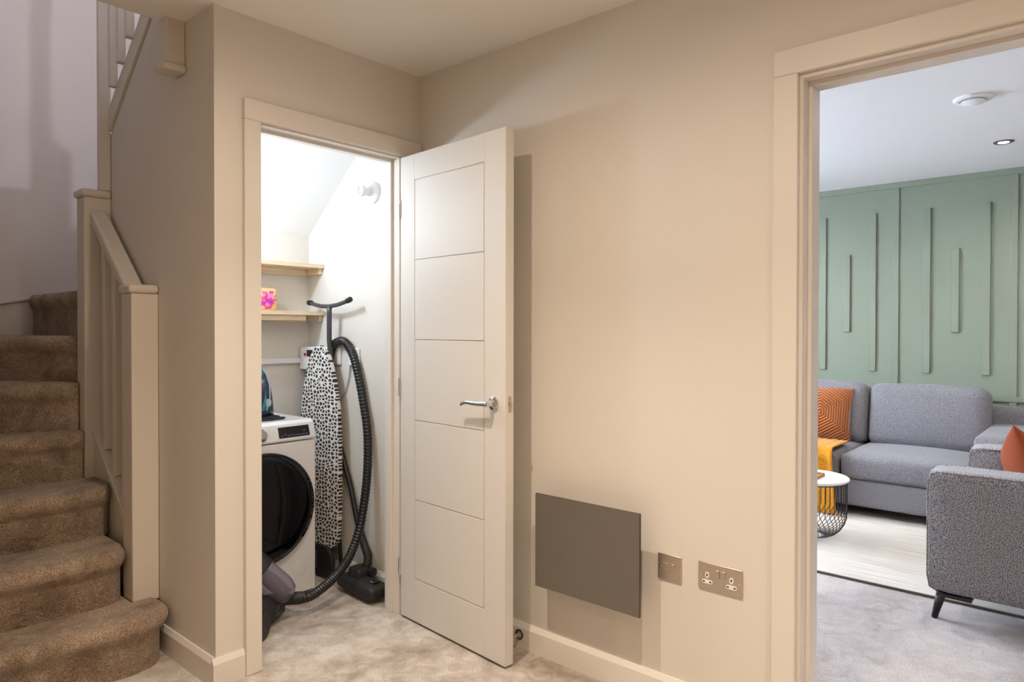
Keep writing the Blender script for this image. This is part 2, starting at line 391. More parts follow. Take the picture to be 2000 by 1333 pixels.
# sloping cupboard soffit
b = B().prism([(3.264, 1.745), (2.469, 2.425), (2.469, 2.46), (3.33, 1.80), (3.33, 1.745)], 0, 'x', XC + .06, XB)
struct(b.out('ceiling_cupboard', M['lrceil']))
struct(B().box(.15, XB, 4.20, 4.30, 0, 4.9).out('wall_stair_back', M['wall']))
struct(B().box(.05, .15, 2.0, 4.30, 0, 4.9).out('wall_stair_left', M['wall']))
struct(B().box(-1.4, .05, 2.0, 2.1, 0, 4.9).out('wall_hall_end', M['wall']))
struct(B().box(-1.4, -1.3, -2.3, 2.1, 0, 4.9).out('wall_left', M['wall']))
struct(B().box(-1.4, 2.14, -2.4, -2.3, 0, 4.9).out('wall_behind', M['wall']))
struct(B().box(XB, 2.17, -2.3, 4.3, H, 4.9).out('wall_upstairs_right', M['wall']))
struct(B().box(XB, 2.17, YK + .1, 4.3, 0, H).out('wall_stair_right', M['wall']))
struct(B().box(-1.4, 2.17, -2.4, 4.3, 4.9, 5.0).out('ceiling_upstairs', M['ceil']))
# living room shell
struct(B().box(2.215, 6.05, -3.1, 3.5, H, H + .1).out('ceiling_living', M['lrceil']))
struct(B().box(2.215, 6.05, -3.2, -3.1, 0, H).out('wall_living_near', M['wall']))
WX0, WX1, WZ0, WZ1 = 3.0, 5.0, .95, 2.10
b = B().box(2.17, WX0, 3.5, 3.62, 0, H).box(WX1, 6.05, 3.5, 3.62, 0, H).box(WX0, WX1, 3.5, 3.62, 0, WZ0).box(WX0, WX1, 3.5, 3.62, WZ1, H)
struct(b.out('wall_living_window', M['wall']))
wn = struct(B().box(WX0, WX1, 3.53, 3.58, WZ0, WZ0 + .05).box(WX0, WX1, 3.53, 3.58, WZ1 - .05, WZ1).box(WX0, WX0 + .05, 3.53, 3.58, WZ0 + .05, WZ1 - .05)
    .box(WX1 - .05, WX1, 3.53, 3.58, WZ0 + .05, WZ1 - .05).box(3.98, 4.02, 3.53, 3.58, WZ0 + .05, WZ1 - .05).out('window_1', M['white'], bevel=.004))
part(B().box(WX0 + .05, 3.98, 3.55, 3.556, WZ0 + .05, WZ1 - .05), 'pane', M['pane'], wn)
part(B().box(4.02, WX1 - .05, 3.55, 3.556, WZ0 + .05, WZ1 - .05), 'pane', M['pane'], wn)
gw = struct(B().box(XG, 6.05, -3.1, 3.5, 0, H).out('wall_green', M['green']))
D = .011
part(B().box(XG - D, XG, -3.1, 3.5, 2.333, H), 'rail', M['green'], gw, bevel=.002)
part(B().box(XG - D, XG, -3.1, 3.5, .745, .785), 'rail', M['green'], gw, bevel=.002)
for k in range(-4, 4):
    y0 = 1.282 + .738 * k
    for z0, z1 in ((.785, 2.333), (.13, .745)):
        part(B().box(XG - D, XG, y0, y0 + .042, z0, z1), 'stile', M['green'], gw, bevel=.002)
    for dy, z0, z1 in ((.157, .927, 2.155), (.345, 1.233, 1.845), (.527, .927, 2.155)):
        part(B().box(XG - .015, XG, y0 + dy, y0 + dy + .048, z0, z1), 'batten', M['green'], gw, bevel=.003)
    part(B().box(XG - .012, XG, y0 + .05, y0 + .08, .30, .70), 'batten', M['green'], gw, bevel=.003)
# skirtings
def skirt_x(name, y, x0, x1, sgn, h=.10, t=.015, ext0=0, ext1=0):   # runs along x, on a wall plane y, sticks out towards sgn*y
    p = [(y, 0), (y + sgn*t, 0), (y + sgn*t, h - .018), (y + sgn*(t - .003), h - .012), (y + sgn*.006, h), (y, h)]
    return struct(B().prism(p, 0, 'x', x0, x1).out(name, M['trim']))
def skirt_y(name, x, y0, y1, sgn, h=.10, t=.015):
    p = [(x, 0), (x + sgn*t, 0), (x + sgn*t, h - .018), (x + sgn*(t - .003), h - .012), (x + sgn*.006, h), (x, h)]
    return struct(B().prism(p, 0, 'y', y0, y1).out(name, M['trim']))
skirt_y('baseboard_right', XB, .778, YA, -1)
skirt_x('baseboard_front', YA, XC - .015, 1.233, -1)
skirt_y('baseboard_spine', XC, YA, 3.0, -1, h=.10)
skirt_y('baseboard_cupboard_right', XB, YA + .1, YK, -1, h=.092)
skirt_x('baseboard_cupboard_back', YK, XC + .06, XB - .015, -1, h=.092)
skirt_y('baseboard_green', XG, -3.1, 3.5, -1, h=.13)
# cupboard door frame
def frame_part(nm, pts): return pts
t1 = struct(B().box(1.234, 1.297, YA - .018, YA, 0, 2.0035).out('trim_1', M['trim'], bevel=.003))
part(B().box(1.234, 2.066, YA - .018, YA, 2.0035, 2.078), 'architrave', M['trim'], t1, bevel=.003)
part(B().box(1.962, 2.030, YA - .018, YA, 0, 2.0035), 'architrave', M['trim'], t1, bevel=.003)
part(B().box(OX0, 1.303, YA, YA + .102, 0, 1.996), 'lining', M['trim'], t1, bevel=.001)
part(B().box(1.952, OX1, YA, YA + .102, 0, 1.996), 'lining', M['trim'], t1, bevel=.001)
part(B().box(OX0, OX1, YA, YA + .102, 1.996, OZ), 'lining', M['trim'], t1, bevel=.001)
part(B().box(1.303, 1.315, YA + .044, YA + .075, 0, 1.984), 'stop', M['trim'], t1, bevel=.001)
part(B().box(1.940, 1.952, YA + .044, YA + .075, 0, 1.984), 'stop', M['trim'], t1, bevel=.001)
part(B().box(1.303, 1.952, YA + .044, YA + .075, 1.984, 1.996), 'stop', M['trim'], t1, bevel=.001)
# living room door frame
t2 = struct(B().box(XB - .018, XB, .708, .778, 0, 1.994).out('trim_2', M['trim'], bevel=.003))
part(B().box(XB - .018, XB, -.155, .778, 1.994, 2.070), 'architrave', M['trim'], t2, bevel=.003)
part(B().box(XB - .018, XB, -.155, -.085, 0, 1.994), 'architrave', M['trim'], t2, bevel=.003)
part(B().box(XB, 2.215, .697, DY1, 0, 1.980), 'lining', M['trim'], t2, bevel=.001)
part(B().box(XB, 2.215, DY0, -.072, 0, 1.980), 'lining', M['trim'], t2, bevel=.001)
part(B().box(XB, 2.215, DY0, DY1, 1.980, DZ), 'lining', M['trim'], t2, bevel=.001)
part(B().box(2.112, 2.165, .685, .697, 0, 1.968), 'stop', M['trim'], t2, bevel=.001)
part(B().box(2.112, 2.165, -.072, -.060, 0, 1.968), 'stop', M['trim'], t2, bevel=.001)
part(B().box(2.112, 2.165, -.072, .697, 1.968, 1.980), 'stop', M['trim'], t2, bevel=.001)
part(B().box(2.215, 2.233, .708, .778, 0, 2.06), 'architrave', M['trim'], t2, bevel=.003)

# ------------------------------------------------------------------ cupboard door (open)
fx, fy, hx_, hy_ = 1.888, 1.690, 1.942, 2.347
dv = Vector((hx_ - fx, hy_ - fy, 0)); DL = dv.length; dv.normalize()
nv = Vector((dv.y, -dv.x, 0))                    # towards the right wall
DM = Matrix(((dv.x, nv.x, 0, fx), (dv.y, nv.y, 0, fy), (0, 0, 1, 0), (0, 0, 0, 1)))   # local (s, t, z)
ZB, ZT = .010, 1.991
door = struct(B().box(0, DL, .004, .038, ZB, ZT, DM).out('door_1', M['door'], bevel=.001))
G0, G1 = .118, .558; g = .0016
zs = [1.881, 1.544, 1.207, .866, .528, .192]
def dpart(name, s0, s1, z0, z1):
    for t0, t1 in ((0, .004), (.038, .042)):
        b_ = B().box(s0, s1, t0, t1, z0, z1, DM)
        part(b_, name, M['door'], door, bevel=.0012)
dpart('stile', 0, G0 - g, ZB, ZT); dpart('stile', G1 + g, DL, ZB, ZT)
dpart('rail', G0 - g, G1 + g, zs[0] + g, ZT); dpart('rail', G0 - g, G1 + g, ZB, zs[5] - g)
for k in range(5): dpart('panel', G0 + g, G1 - g, zs[k+1] + g, zs[k] - g)
# lever handles on both faces
def DP(s_, t_, z_): return DM @ Vector((s_, t_, z_))
for sg, t0 in ((-1, 0), (1, .042)):
    hb = B().lathe([(.026, 0), (.026, .006), (.022, .010), (.012, .011), (.0105, .045), (.0, .046)], DP(.061, t0, .976), (DM.to_3x3() @ Vector((0, sg, 0))), 28)
    hd = part(hb, 'handle', M['chrome'], door, smooth=True)
    T = t0 + sg * .042
    pts = [DP(.055, T, .976), DP(.075, T, .976), DP(.10, T, .974), DP(.13, T, .9735), DP(.16, T, .975), DP(.18, T, .974), DP(.196, T, .968), DP(.204, T, .962)]
    part(B().tube(pts, [.0105, .0105, .0095, .0085, .008, .0075, .0075, .006], 12, sq=.8), 'lever', M['chrome'], hd, smooth=True)
part(B().box(-.001, .001, .014, .030, .945, 1.005, DM), 'latch_plate', M['nickel'], door, bevel=.0005)
part(B().box(-.010, 0, .018, .027, .970, .984, DM), 'latch', M['nickel'], door, bevel=.001)
for zz in (.22, 1.0, 1.77):
    part(B().lathe([(.006, 0), (.006, .076)], DP(DL + .004, -.003, zz - .038), (0, 0, 1), 12), 'hinge', M['chrome'], door, smooth=True)

# ------------------------------------------------------------------ staircase
st = thing('staircase', 'carpeted winder staircase with painted newel posts rising left of the cupboard', 'stairs', (.6, 2.8, 0))
RS = .203
def carpet_step(front, back, z0, zt, name='step'):
    """front: [(x,y,nx,ny)] nosing side, back: [(x,y)]"""
    prof = [(0, z0), (.001, zt - .082), (.006, zt - .074), (.017, zt - .064), (.026, zt - .050), (.031, zt - .034), (.028, zt - .019), (.018, zt - .007), (.004, zt), (-.012, zt + .002), (-.03, zt + .001)]
    rings = []
    for off, z in prof:
        rings.append([(x + nx*off, y + ny*off, z) for x, y, nx, ny in front] + [(x, y, z) for x, y in back])
    b_ = B().loops(rings)
    return part(b_, name, M['stairc'], st, smooth=True)
XL, XN = .15, 1.026
def arc(cx, cy, r, a0, a1, n):
    return [(cx + r*math.cos(a), cy + r*math.sin(a), math.cos(a), math.sin(a)) for a in [a0 + (a1-a0)*i/n for i in range(n+1)]]
# bottom step with a bullnose round the newel
fr = [(XL, 2.72, 0, -1), (.5, 2.705, 0, -1), (.75, 2.69, 0, -1), (.90, 2.675, 0, -1), (.97, 2.668, .1, -1)] + arc(1.003, 2.77, .093, -PI/2 + .15, 0.1, 8) + [(1.096, 2.832, 1, 0)]
carpet_step(fr, [(XN, 2.834), (XN, 2.95), (XL, 2.95)], 0, RS)
fr = [(XL, 2.905, 0, -1), (.5, 2.89, 0, -1), (.80, 2.873, 0, -1), (.93, 2.866, 0, -1), (.985, 2.875, .35, -.9), (1.010, 2.905, .6, -.3), (1.024, 2.94, 0, 0)]
carpet_step(fr, [(XN, 3.2), (XL, 3.2)], RS, 2*RS)
fr = [(XL, 3.14, 0, -1), (.5, 3.125, 0, -1), (.80, 3.108, 0, -1), (.93, 3.10, 0, -1), (1.01, 3.107, .3, -.9), (1.040, 3.13, .4, -.3), (1.056, 3.16, 0, 0)]
carpet_step(fr, [(1.056, 3.33), (XN, 3.335), (XN, 3.5), (XL, 3.5)], 2*RS, 3*RS)
fr = [(XL, 3.37, 0, -1), (.5, 3.36, 0, -1), (.80, 3.345, 0, -1), (.93, 3.335, 0, -1), (.99, 3.335, .2, -1), (1.020, 3.345, .2, -.2)]
carpet_step(fr, [(1.026, 3.42), (1.05, 4.19), (XL, 4.19)], 3*RS, 4*RS)
# winders about the second newel
fr = [(XL, 3.80, -.46, -.89), (.5, 3.64, -.46, -.89), (.80, 3.495, -.46, -.89), (.98, 3.408, -.46, -.89), (1.018, 3.392, 0, 0)]
carpet_step(fr, [(1.05, 4.19), (XL, 4.19)], 4*RS, 5*RS)
fr = [(.55, 4.185, -.83, -.56), (.80, 3.83, -.83, -.56), (.95, 3.62, -.83, -.56), (1.03, 3.50, -.7, -.4), (1.06, 3.44, 0, 0)]
carpet_step(fr, [(1.13, 3.45), (2.0, 4.19)], 5*RS, 6*RS)
fr = [(1.05, 4.182, -.6, 0), (1.05, 4.05, -1, 0), (1.05, 3.8, -1, 0), (1.05, 3.6, -1, 0), (1.06, 3.47, -1, 0)]
carpet_step(fr, [(1.12, 3.44), (2.04, 3.6), (2.04, 4.19)], 6*RS, 7*RS)
# newel posts
def newel(x0, x1, y0, y1, z0, z1, cap=True):
    n_ = part(B().box(x0, x1, y0, y1, z0, z1), 'newel_post', M['stairwood'], st, bevel=.004)
    if cap:
        o_ = .012
        part(B().box(x0 - o_, x1 - .001, y0 - o_, y1 + o_, z1, z1 + .034), 'cap', M['stairwood'], n_, bevel=.013, segs=4)
newel(1.031, XC - .001, 2.836, 2.930, 0.19, 1.388)
newel(1.024, XC - .001, 3.331, 3.425, 0.55, 1.818)
# string of the lower flight, moulded top edge
b = B().prism([(2.93, .16), (2.93, .45), (2.95, .47), (3.331, .80), (3.331, .45)], 0, 'x', 1.058, 1.105)
sr = part(b, 'string', M['stairwood'], st, bevel=.004)
part(B().prism([(2.93, .452), (2.93, .474), (3.331, .822), (3.331, .800)], 0, 'x', 1.050, 1.113), 'moulding', M['stairwood'], sr, bevel=.003)
# handrail
hr = [(2.92, 1.355), (2.92, 1.405), (3.335, 1.765), (3.335, 1.705)]
part(B().prism(hr, 0, 'x', 1.046, 1.118), 'handrail', M['stairwood'], st, bevel=.012, segs=3)
part(B().prism([(2.92, 1.318), (2.92, 1.360), (3.335, 1.712), (3.335, 1.668)], 0, 'x', 1.062, 1.100), 'rail_fillet', M['stairwood'], st, bevel=.004)
for yy in (3.015, 3.125, 3.235):
    zb = .474 + (yy - 2.93) * .868; zt = 1.325 + (yy - 2.92) * .84
    part(B().box(1.064, 1.100, yy - .018, yy + .018, zb, zt + .02), 'baluster', M['stairwood'], st, bevel=.003)
# string board on the back wall by the winders
b = B().prism([(.15, .95), (.15, 1.10), (.85, 1.374), (1.30, 1.466), (1.30, 1.0)], 0, 'y', 4.178, 4.199)
sb = part(b, 'string', M['stairwood'], st, bevel=.003)
part(B().prism([(.15, 1.085), (.15, 1.10), (.85, 1.374), (1.30, 1.466), (1.30, 1.448), (.85, 1.357)], 0, 'y', 4.163, 4.178), 'moulding', M['stairwood'], sb, bevel=.004)
# upper flight string, balusters, upper newel beside the spine wall top
b = B().prism([(3.33, 2.112), (3.33, 2.21), (2.662, 2.79), (2.662, 2.676)], 0, 'x', 1.120, XC + .03)
part(b, 'string', M['stairwood'], st, bevel=.002)
for yy in (3.245, 3.155, 3.062, 2.968, 2.875, 2.782, 2.70):
    zb = 2.21 + (3.33 - yy) * .868
    part(B().box(1.094, 1.124, yy - .016, yy + .016, zb, zb + .86), 'baluster', M['stairwood'], st, bevel=.002)
part(B().box(1.083, XC - .001, 3.331, 3.358, 1.853, 3.10), 'newel_post', M['stairwood'], st, bevel=.003)
part(B().prism([(3.33, 3.06), (3.33, 3.10), (2.70, 3.65), (2.70, 3.61)], 0, 'x', 1.08, 1.138), 'handrail', M['stairwood'], st, bevel=.008)
# foot of the landing newel hanging through the ceiling
nd = part(B().box(1.062, XC - .001, 2.592, 2.660, 2.215, 3.45), 'newel_post', M['stairwood'], st, bevel=.003)
part(B().box(1.050, XC - .001, 2.580, 2.672, 2.188, 2.215), 'cap', M['stairwood'], nd, bevel=.008, segs=3)

# ------------------------------------------------------------------ hall fittings
t = thing('panel_heater', 'flat dark grey panel heater hung low on the right wall', 'heater', (XB - .05, 1.405, .30))
fp = part(B().box(XB - .087, XB - .079, 1.183, 1.626, .301, .645), 'front_panel', M['heatdark'], t, bevel=.001)
part(B().box(XB - .0885, XB - .087, 1.184, 1.625, .302, .644), 'face', M['heater'], fp)
part(B().box(XB - .079, XB - .001, 1.285, 1.55, .345, .602), 'body', M['heater'], t, bevel=.004)
t = thing('wall_switch', 'square brushed metal switch plate between the heater and the double socket', 'switch', (XB, 1.119, .462))
pl = part(B().box(XB - .006, XB, 1.076, 1.162, .419, .505), 'plate', M['nickel'], t, bevel=.0025)
part(B().box(XB - .0095, XB - .006, 1.102, 1.116, .448, .476), 'rocker', M['nickel'], t, bevel=.001)
part(B().box(XB - .0075, XB - .006, 1.122, 1.146, .448, .476), 'fuse_holder', M['nickel'], t, bevel=.001)
for yy in (1.086, 1.152): part(B().lathe([(.0035, 0), (.0035, .0012), (.001, .0018)], (XB - .006, yy, .462), (-1, 0, 0), 12), 'screw', M['chrome'], t, smooth=True)
t = thing('double_socket', 'brushed metal double plug socket with white inserts beside the doorway', 'socket', (XB, .943, .466))
pl = part(B().box(XB - .006, XB, .870, 1.016, .423, .509), 'plate', M['nickel'], t, bevel=.0025)
for yy in (.953, .933): part(B().box(XB - .0095, XB - .006, yy - .008, yy + .008, .466, .492), 'rocker', M['nickel'], t, bevel=.001)
def stadium(cx, cz, w, h, n=6):
    r = min(w, h) / 2; P = []
    for q, (sx, sz) in enumerate(((1, 1), (-1, 1), (-1, -1), (1, -1))):
        for k in range(n + 1):
            a = q * PI/2 + PI/2 * k / n
            P.append((cx + sx * (w/2 - r) + r*math.cos(a), cz + sz * (h/2 - r) + r*math.sin(a)))
    return P
for yc in (.985, .905):
    a = part(B().prism(stadium(yc, .470, .013, .019), 0, 'x', XB - .0072, XB - .0058), 'insert', M['white'], t)
    part(B().box(XB - .0078, XB - .0070, yc - .002, yc + .002, .4665, .4745), 'slot', M['slotblack'], a)
    a = part(B().prism(stadium(yc, .449, .035, .0125), 0, 'x', XB - .0072, XB - .0058), 'insert', M['white'], t)
    for dy in (-.011, .011): part(B().box(XB - .0078, XB - .0070, yc + dy - .0032, yc + dy + .0032, .447, .451), 'slot', M['slotblack'], a)
for yy in (.880, 1.006): part(B().lathe([(.0035, 0), (.0035, .0012), (.001, .0018)], (XB - .006, yy, .466), (-1, 0, 0), 12), 'screw', M['chrome'], t, smooth=True)
t = thing('door_stop', 'small metal rod door stop with black end on the skirting behind the open door', 'door stop', (XB - .015, 1.765, .055))
part(B().lathe([(.015, 0), (.015, .004), (.0065, .008), (.006, .062)], (XB - .015, 1.765, .055), (-1, 0, 0), 20), 'rod', M['nickel'], t, smooth=True)
part(B().lathe([(.0195, 0), (.0195, .0035)], (XB - .0148, 1.765, .055), (-1, 0, 0), 20), 'base', M['blackm'], t, smooth=True)
part(B().lathe([(.010, 0), (.011, .006), (.009, .014), (.002, .016)], (XB - .077, 1.765, .055), (-1, 0, 0), 16), 'buffer', M['black'], t, smooth=True)

# ------------------------------------------------------------------ cupboard contents
def shelf(zt, label, z_b):
    s_ = thing('shelf', label, 'shelf', (1.63, 3.19, zt), 'pine shelves in the cupboard')
    part(B().box(XC + .062, XB - .002, 3.119, 3.262, zt - .020, zt), 'plank', M['wood'], s_, bevel=.001)
    part(B().box(XC + .062, XB - .024, 3.242, 3.262, zt - .056, zt - .020), 'batten', M['wood'], s_, bevel=.001)
    part(B().box(XB - .022, XB - .002, 3.135, 3.262, zt - .050, zt - .020), 'batten', M['wood'], s_, bevel=.001)
    return s_
shelf(1.586, 'upper empty pine shelf in the cupboard, above the shelf with the pink pack', 0)
s2 = shelf(1.342, 'lower pine shelf in the cupboard carrying the pink and orange pack', 0)
part(B().box(XC + .062, XB - .10, 3.132, 3.150, 1.342 - .048, 1.342 - .020), 'lip', M['wood'], s2, bevel=.001)
t = thing('detergent_pack', 'orange laundry pack with pink and purple burst standing on lower shelf', 'pack', (1.76, 3.185, 1.342))
part(B().rbox((1.770, 3.185, 1.397), (.115, .055, .110), .012, (.002, .006, .002), n=6), 'body', M['pack'], t, smooth='all')
# detector-like lampholder with bare bulb on the right wall
t = thing('wall_lampholder', 'round white lampholder with a short neck high on the cupboard right wall', 'light fitting', (XB, 2.705, 1.905))
part(B().lathe([(.052, 0), (.052, .008), (.046, .018), (.026, .030), (.020, .034), (.019, .055), (.024, .057)], (XB, 2.705, 1.905), (-1, 0, 0), 28), 'base', M['white'], t, smooth=True)
part(B().lathe([(.024, .057), (.026, .062), (.026, .080), (.021, .083), (.019, .070), (.001, .068)], (XB, 2.705, 1.905), (-1, 0, 0), 28), 'holder', M['white'], t, smooth=True)
# consumer unit, trunking, sockets
t = thing('control_box', 'white wall control box with red button in the cupboard corner', 'control box', (XB, 3.15, 1.04))
part(B().box(2.012, XB - .001, 3.06, 3.258, 1.040, 1.158), 'case', M['white'], t, bevel=.003)
part(B().box(2.0105, 2.012, 3.10, 3.190, 1.108, 1.142), 'display', M['display'], t)
part(B().lathe([(.008, 0), (.008, .004)], (2.012, 3.205, 1.118), (-1, 0, 0), 16), 'button', M['red'], t, smooth=True)
tag(B().box(XC + .062, 2.011, 3.246, 3.263, 1.072, 1.100).out('cable_trunking', M['white'], bevel=.002), 'white plastic cable trunking along cupboard back wall to the control box', 'trunking')
for yc, lb in ((3.008, 'white socket plate behind the ironing board shoulder'), (2.853, 'white socket plate on cupboard wall right of the black hose')):
    t = thing('wall_socket', lb, 'socket', (XB, yc, 1.113), 'white plates in the cupboard')
    pl = part(B().box(XB - .012, XB - .001, yc - .043, yc + .043, 1.070, 1.156), 'plate', M['white'], t, bevel=.003)
    part(B().box(XB - .0145, XB - .012, yc + .008, yc + .026, 1.120, 1.142), 'rocker', M['white'], t, bevel=.001)
    for dy, dz, w_, h_ in ((0, .030, .005, .010), (-.011, .010, .007, .004), (.011, .010, .007, .004)):
        part(B().box(XB - .0125, XB - .0118, yc + dy - w_/2, yc + dy + w_/2, 1.070 + dz, 1.070 + dz + h_), 'slot', M['wmseam'], t)
tag(B().tube([(2.062, 2.880, 1.072), (2.064, 2.892, 1.016), (2.064, 2.922, .938), (2.064, 2.961, .897), (2.064, 2.984, .843), (2.062, 2.99, .70), (2.058, 3.0, .3), (2.040, 3.05, .01)], .003, 8).out('power_cable', M['wmseam'], smooth=True), 'thin grey power cable hanging below the white sockets in cupboard', 'cable')

# washing machine
WXL, WXR, WY0, WY1, WZB, WZT = 1.257, 1.857, 2.870, 3.245, .018, .826
t = thing('washing_machine', 'white front loading washing machine with black glass porthole in cupboard', 'washing machine', (1.557, 3.05, 0))
part(B().box(WXL, WXR, WY0, WY1, WZB, .730), 'body', M['wm'], t, bevel=.008, segs=3)
cp = part(B().prism([(WY0 - .008, .734), (WY0 - .008, .745), (WY0 + .012, .812), (WY0 + .030, .826), (WY1, .826), (WY1, .734)], 0, 'x', WXL, WXR), 'control_panel', M['wm'], t, bevel=.010, segs=3)
cn = Vector((0, -.958, .286)).normalized(); cu = Vector((0, .286, .958))
def cpt(x, v, d=0):   # point on the sloping fascia
    p = Vector((x, WY0 - .008, .745)) + cu * v + cn * d; return p
def plate(b_, x0, x1, v0, v1, d0, d1):
    m_ = Matrix(((1, 0, 0, 0), (0, cu.y, -cn.y, WY0 - .008), (0, cu.z, -cn.z, .745), (0, 0, 0, 1)))
    b_.box(x0, x1, v0, v1, -d1, -d0, m_); return b_
ds = part(plate(B(), 1.664, 1.822, .008, .058, .0003, .0016), 'display', M['display'], cp)
b = B()
for k in range(9): plate(b, 1.676 + k*.0155, 1.676 + k*.0155 + .009, .0175 if k > 2 else .016 + (k % 2)*.005, .0188 if k > 2 else .0174 + (k % 2)*.005, .0016, .0019)
plate(b, 1.790, 1.800, .034, .0355, .0016, .0019)
part(b, 'marks', M['mark'], cp)
b = B()
for k in range(5):
    for q in range(2): plate(b, 1.610 + q*.020, 1.624 + q*.018, .014 + k*.009, .0148 + k*.009, .0003, .0006)
part(b, 'print', M['wmseam'], cp)
part(B().lathe([(.030, 0), (.030, .006), (.024, .010), (.022, .024), (.019, .027), (.001, .028)], cpt(1.575, .030), cn, 28), 'dial', M['steel'], cp, smooth=True)
pc = (1.590, WY0, .443)
pr_ = part(B().lathe([(.252, .002), (.252, .016), (.246, .022), (.236, .022)], (pc[0], pc[1] + .004, pc[2]), (0, -1, 0), 56), 'porthole', M['glassrim'], t, smooth=True)
part(B().lathe([(.240, 0), (.238, .010), (.205, .020), (.15, .028), (.08, .032), (.001, .033)], (pc[0], pc[1] - .018, pc[2]), (0, -1, 0), 56), 'glass', M['glass'], pr_, smooth='all')
part(B().lathe([(.038, 0), (.038, .0015), (.036, .002), (.001, .002)], (1.770, WY0 + .0006, .135), (0, -1, 0), 32), 'filter_cover', M['wm'], t, smooth=True)
for x in (WXL + .06, WXR - .06):
    for y in (WY0 + .05, WY1 - .05): part(B().lathe([(.022, 0), (.022, .018)], (x, y, 0), (0, 0, 1), 12), 'foot', M['black'], t, smooth=True)

# steam iron standing on its heel on the washing machine
t = thing('steam_iron', 'navy and teal steam iron standing upright on washing machine', 'iron', (1.665, 3.04, .826))
def lens_ring(z, hw, dep, yc, n=20, xc=1.655):
    return [(xc + hw*math.cos(2*PI*k/n), yc + dep*math.sin(2*PI*k/n), z) for k in range(n)]
ir = [(.836, .082, .050), (.87, .080, .052), (.93, .074, .050), (.99, .062, .046), (1.04, .042, .038), (1.075, .022, .026), (1.094, .006, .010)]
part(B().loops([lens_ring(z, hw, dp, 3.045) for z, hw, dp in ir]), 'body', M['navy'], t, smooth='all')
part(B().loops([lens_ring(z, hw*1.05, .007, 3.095) for z, hw, dp in ir]), 'soleplate', M['pale'], t, smooth=True)
part(B().loops([lens_ring(z, hw*.55, .030, 3.012, xc=1.643) for z, hw, dp in ir[1:-1]]), 'water_tank', M['teal'], t, smooth='all')
part(B().tube([(1.674, 2.992, .87), (1.690, 2.990, .93), (1.688, 2.990, .99), (1.672, 2.992, 1.04), (1.655, 3.0, 1.07)], .0035, 8), 'tank_trim', M['pale'], t, smooth=True)
part(B().lathe([(.020, 0), (.018, .008), (.001, .009)], (1.684, 3.0, .905), (.5, -1, 0), 20), 'dial', M['pale'], t, smooth=True)
part(B().box(1.575, 1.742, 2.985, 3.10, .826, .842), 'heel', M['blackm'], t, bevel=.006)
part(B().tube([(1.62, 2.975, .86), (1.63, 2.955, .93), (1.64, 2.958, .99), (1.65, 2.99, 1.03)], .012, 10), 'handle', M['navy'], t, smooth='all')
part(B().tube([(1.70, 3.0, .834), (1.735, 2.985, .832), (1.752, 2.968, .832), (1.735, 2.955, .832), (1.68, 2.952, .832), (1.60, 2.965, .832)], .005, 8), 'cord', M['black'], t, smooth='all')

# ironing board folded upright against the right wall
t = thing('ironing_board', 'folded ironing board with black and white pebble print cover standing upright', 'ironing board', (2.0, 3.04, 0))
def board_hw(z):
    K = [(.150, .070), (.160, .100), (.185, .128), (.23, .144), (.40, .149), (.70, .150), (.86, .140), (.98, .117), (1.08, .086), (1.13, .060), (1.155, .038), (1.168, .010)]
    for (a, ha), (b_, hb) in zip(K, K[1:]):
        if a <= z <= b_: return ha + (hb - ha) * (z - a) / (b_ - a)
def bx_(y): return 2.016 - (y - 2.9) * .10
zl = [.150, .155, .165, .185, .21, .25] + [.3 + .05*k for k in range(12)] + [.90, .94, .98, 1.02, 1.06, 1.09, 1.12, 1.14, 1.155, 1.163, 1.168]
rings = []
for z in zl:
    h_ = board_hw(z); n = 8; yc = 3.045
    fr_ = [(bx_(yc + h_*u) - .011 - .004*(1 - u*u), yc + h_*u, z) for u in [-1 + 2*i/n for i in range(n+1)]]
    bk_ = [(bx_(yc + h_*u) + .008, yc + h_*u, z) for u in [1 - 2*i/n for i in range(n+1)]]
    rings.append(fr_ + bk_)
cv = part(B().loops(rings), 'cover', M['pebble'], t, smooth=True)
part(B().tube([(2.0, 3.146, 1.386), (2.0, 3.128, 1.3835), (2.0, 3.09, 1.374), (2.0, 3.04, 1.366), (2.0, 2.97, 1.364), (2.0, 2.90, 1.370), (2.0, 2.84, 1.382), (2.0, 2.798, 1.393)], .0105, 12), 'foot_bar', M['tube'], t, smooth='all')
for p_, d_ in (((2.0, 3.146, 1.386), (0, .98, .1)), ((2.0, 2.798, 1.393), (0, -.95, .25))):
    part(B().lathe([(.0135, -.020), (.0135, .006), (.010, .010), (.001, .011)], p_, d_, 14), 'end_cap', M['blackm'], t, smooth=True)
part(B().tube([(2.0, 2.968, 1.366), (2.002, 2.972, 1.33), (2.010, 2.985, 1.20), (2.034, 3.005, 1.08), (2.036, 3.03, .6), (2.036, 3.04, .05)], .0125, 12), 'leg', M['tube'], t, smooth='all')
part(B().tube([(2.036, 3.09, 1.02), (2.040, 3.00, .60), (2.040, 2.93, .10), (2.040, 2.93, .012)], .010, 10), 'leg', M['black'], t, smooth='all')
ib = part(B().prism([(2.915, .012), (2.915, .10), (2.935, .145), (2.97, .165), (3.14, .165), (3.14, .012)], 0, 'x', 1.975, 1.997), 'iron_rest', M['blackm'], t, bevel=.004)
for yy in (3.075, 3.045): part(B().box(1.971, 1.975, yy - .006, yy + .006, .045, .135), 'slot', M['tube'], ib, bevel=.001)

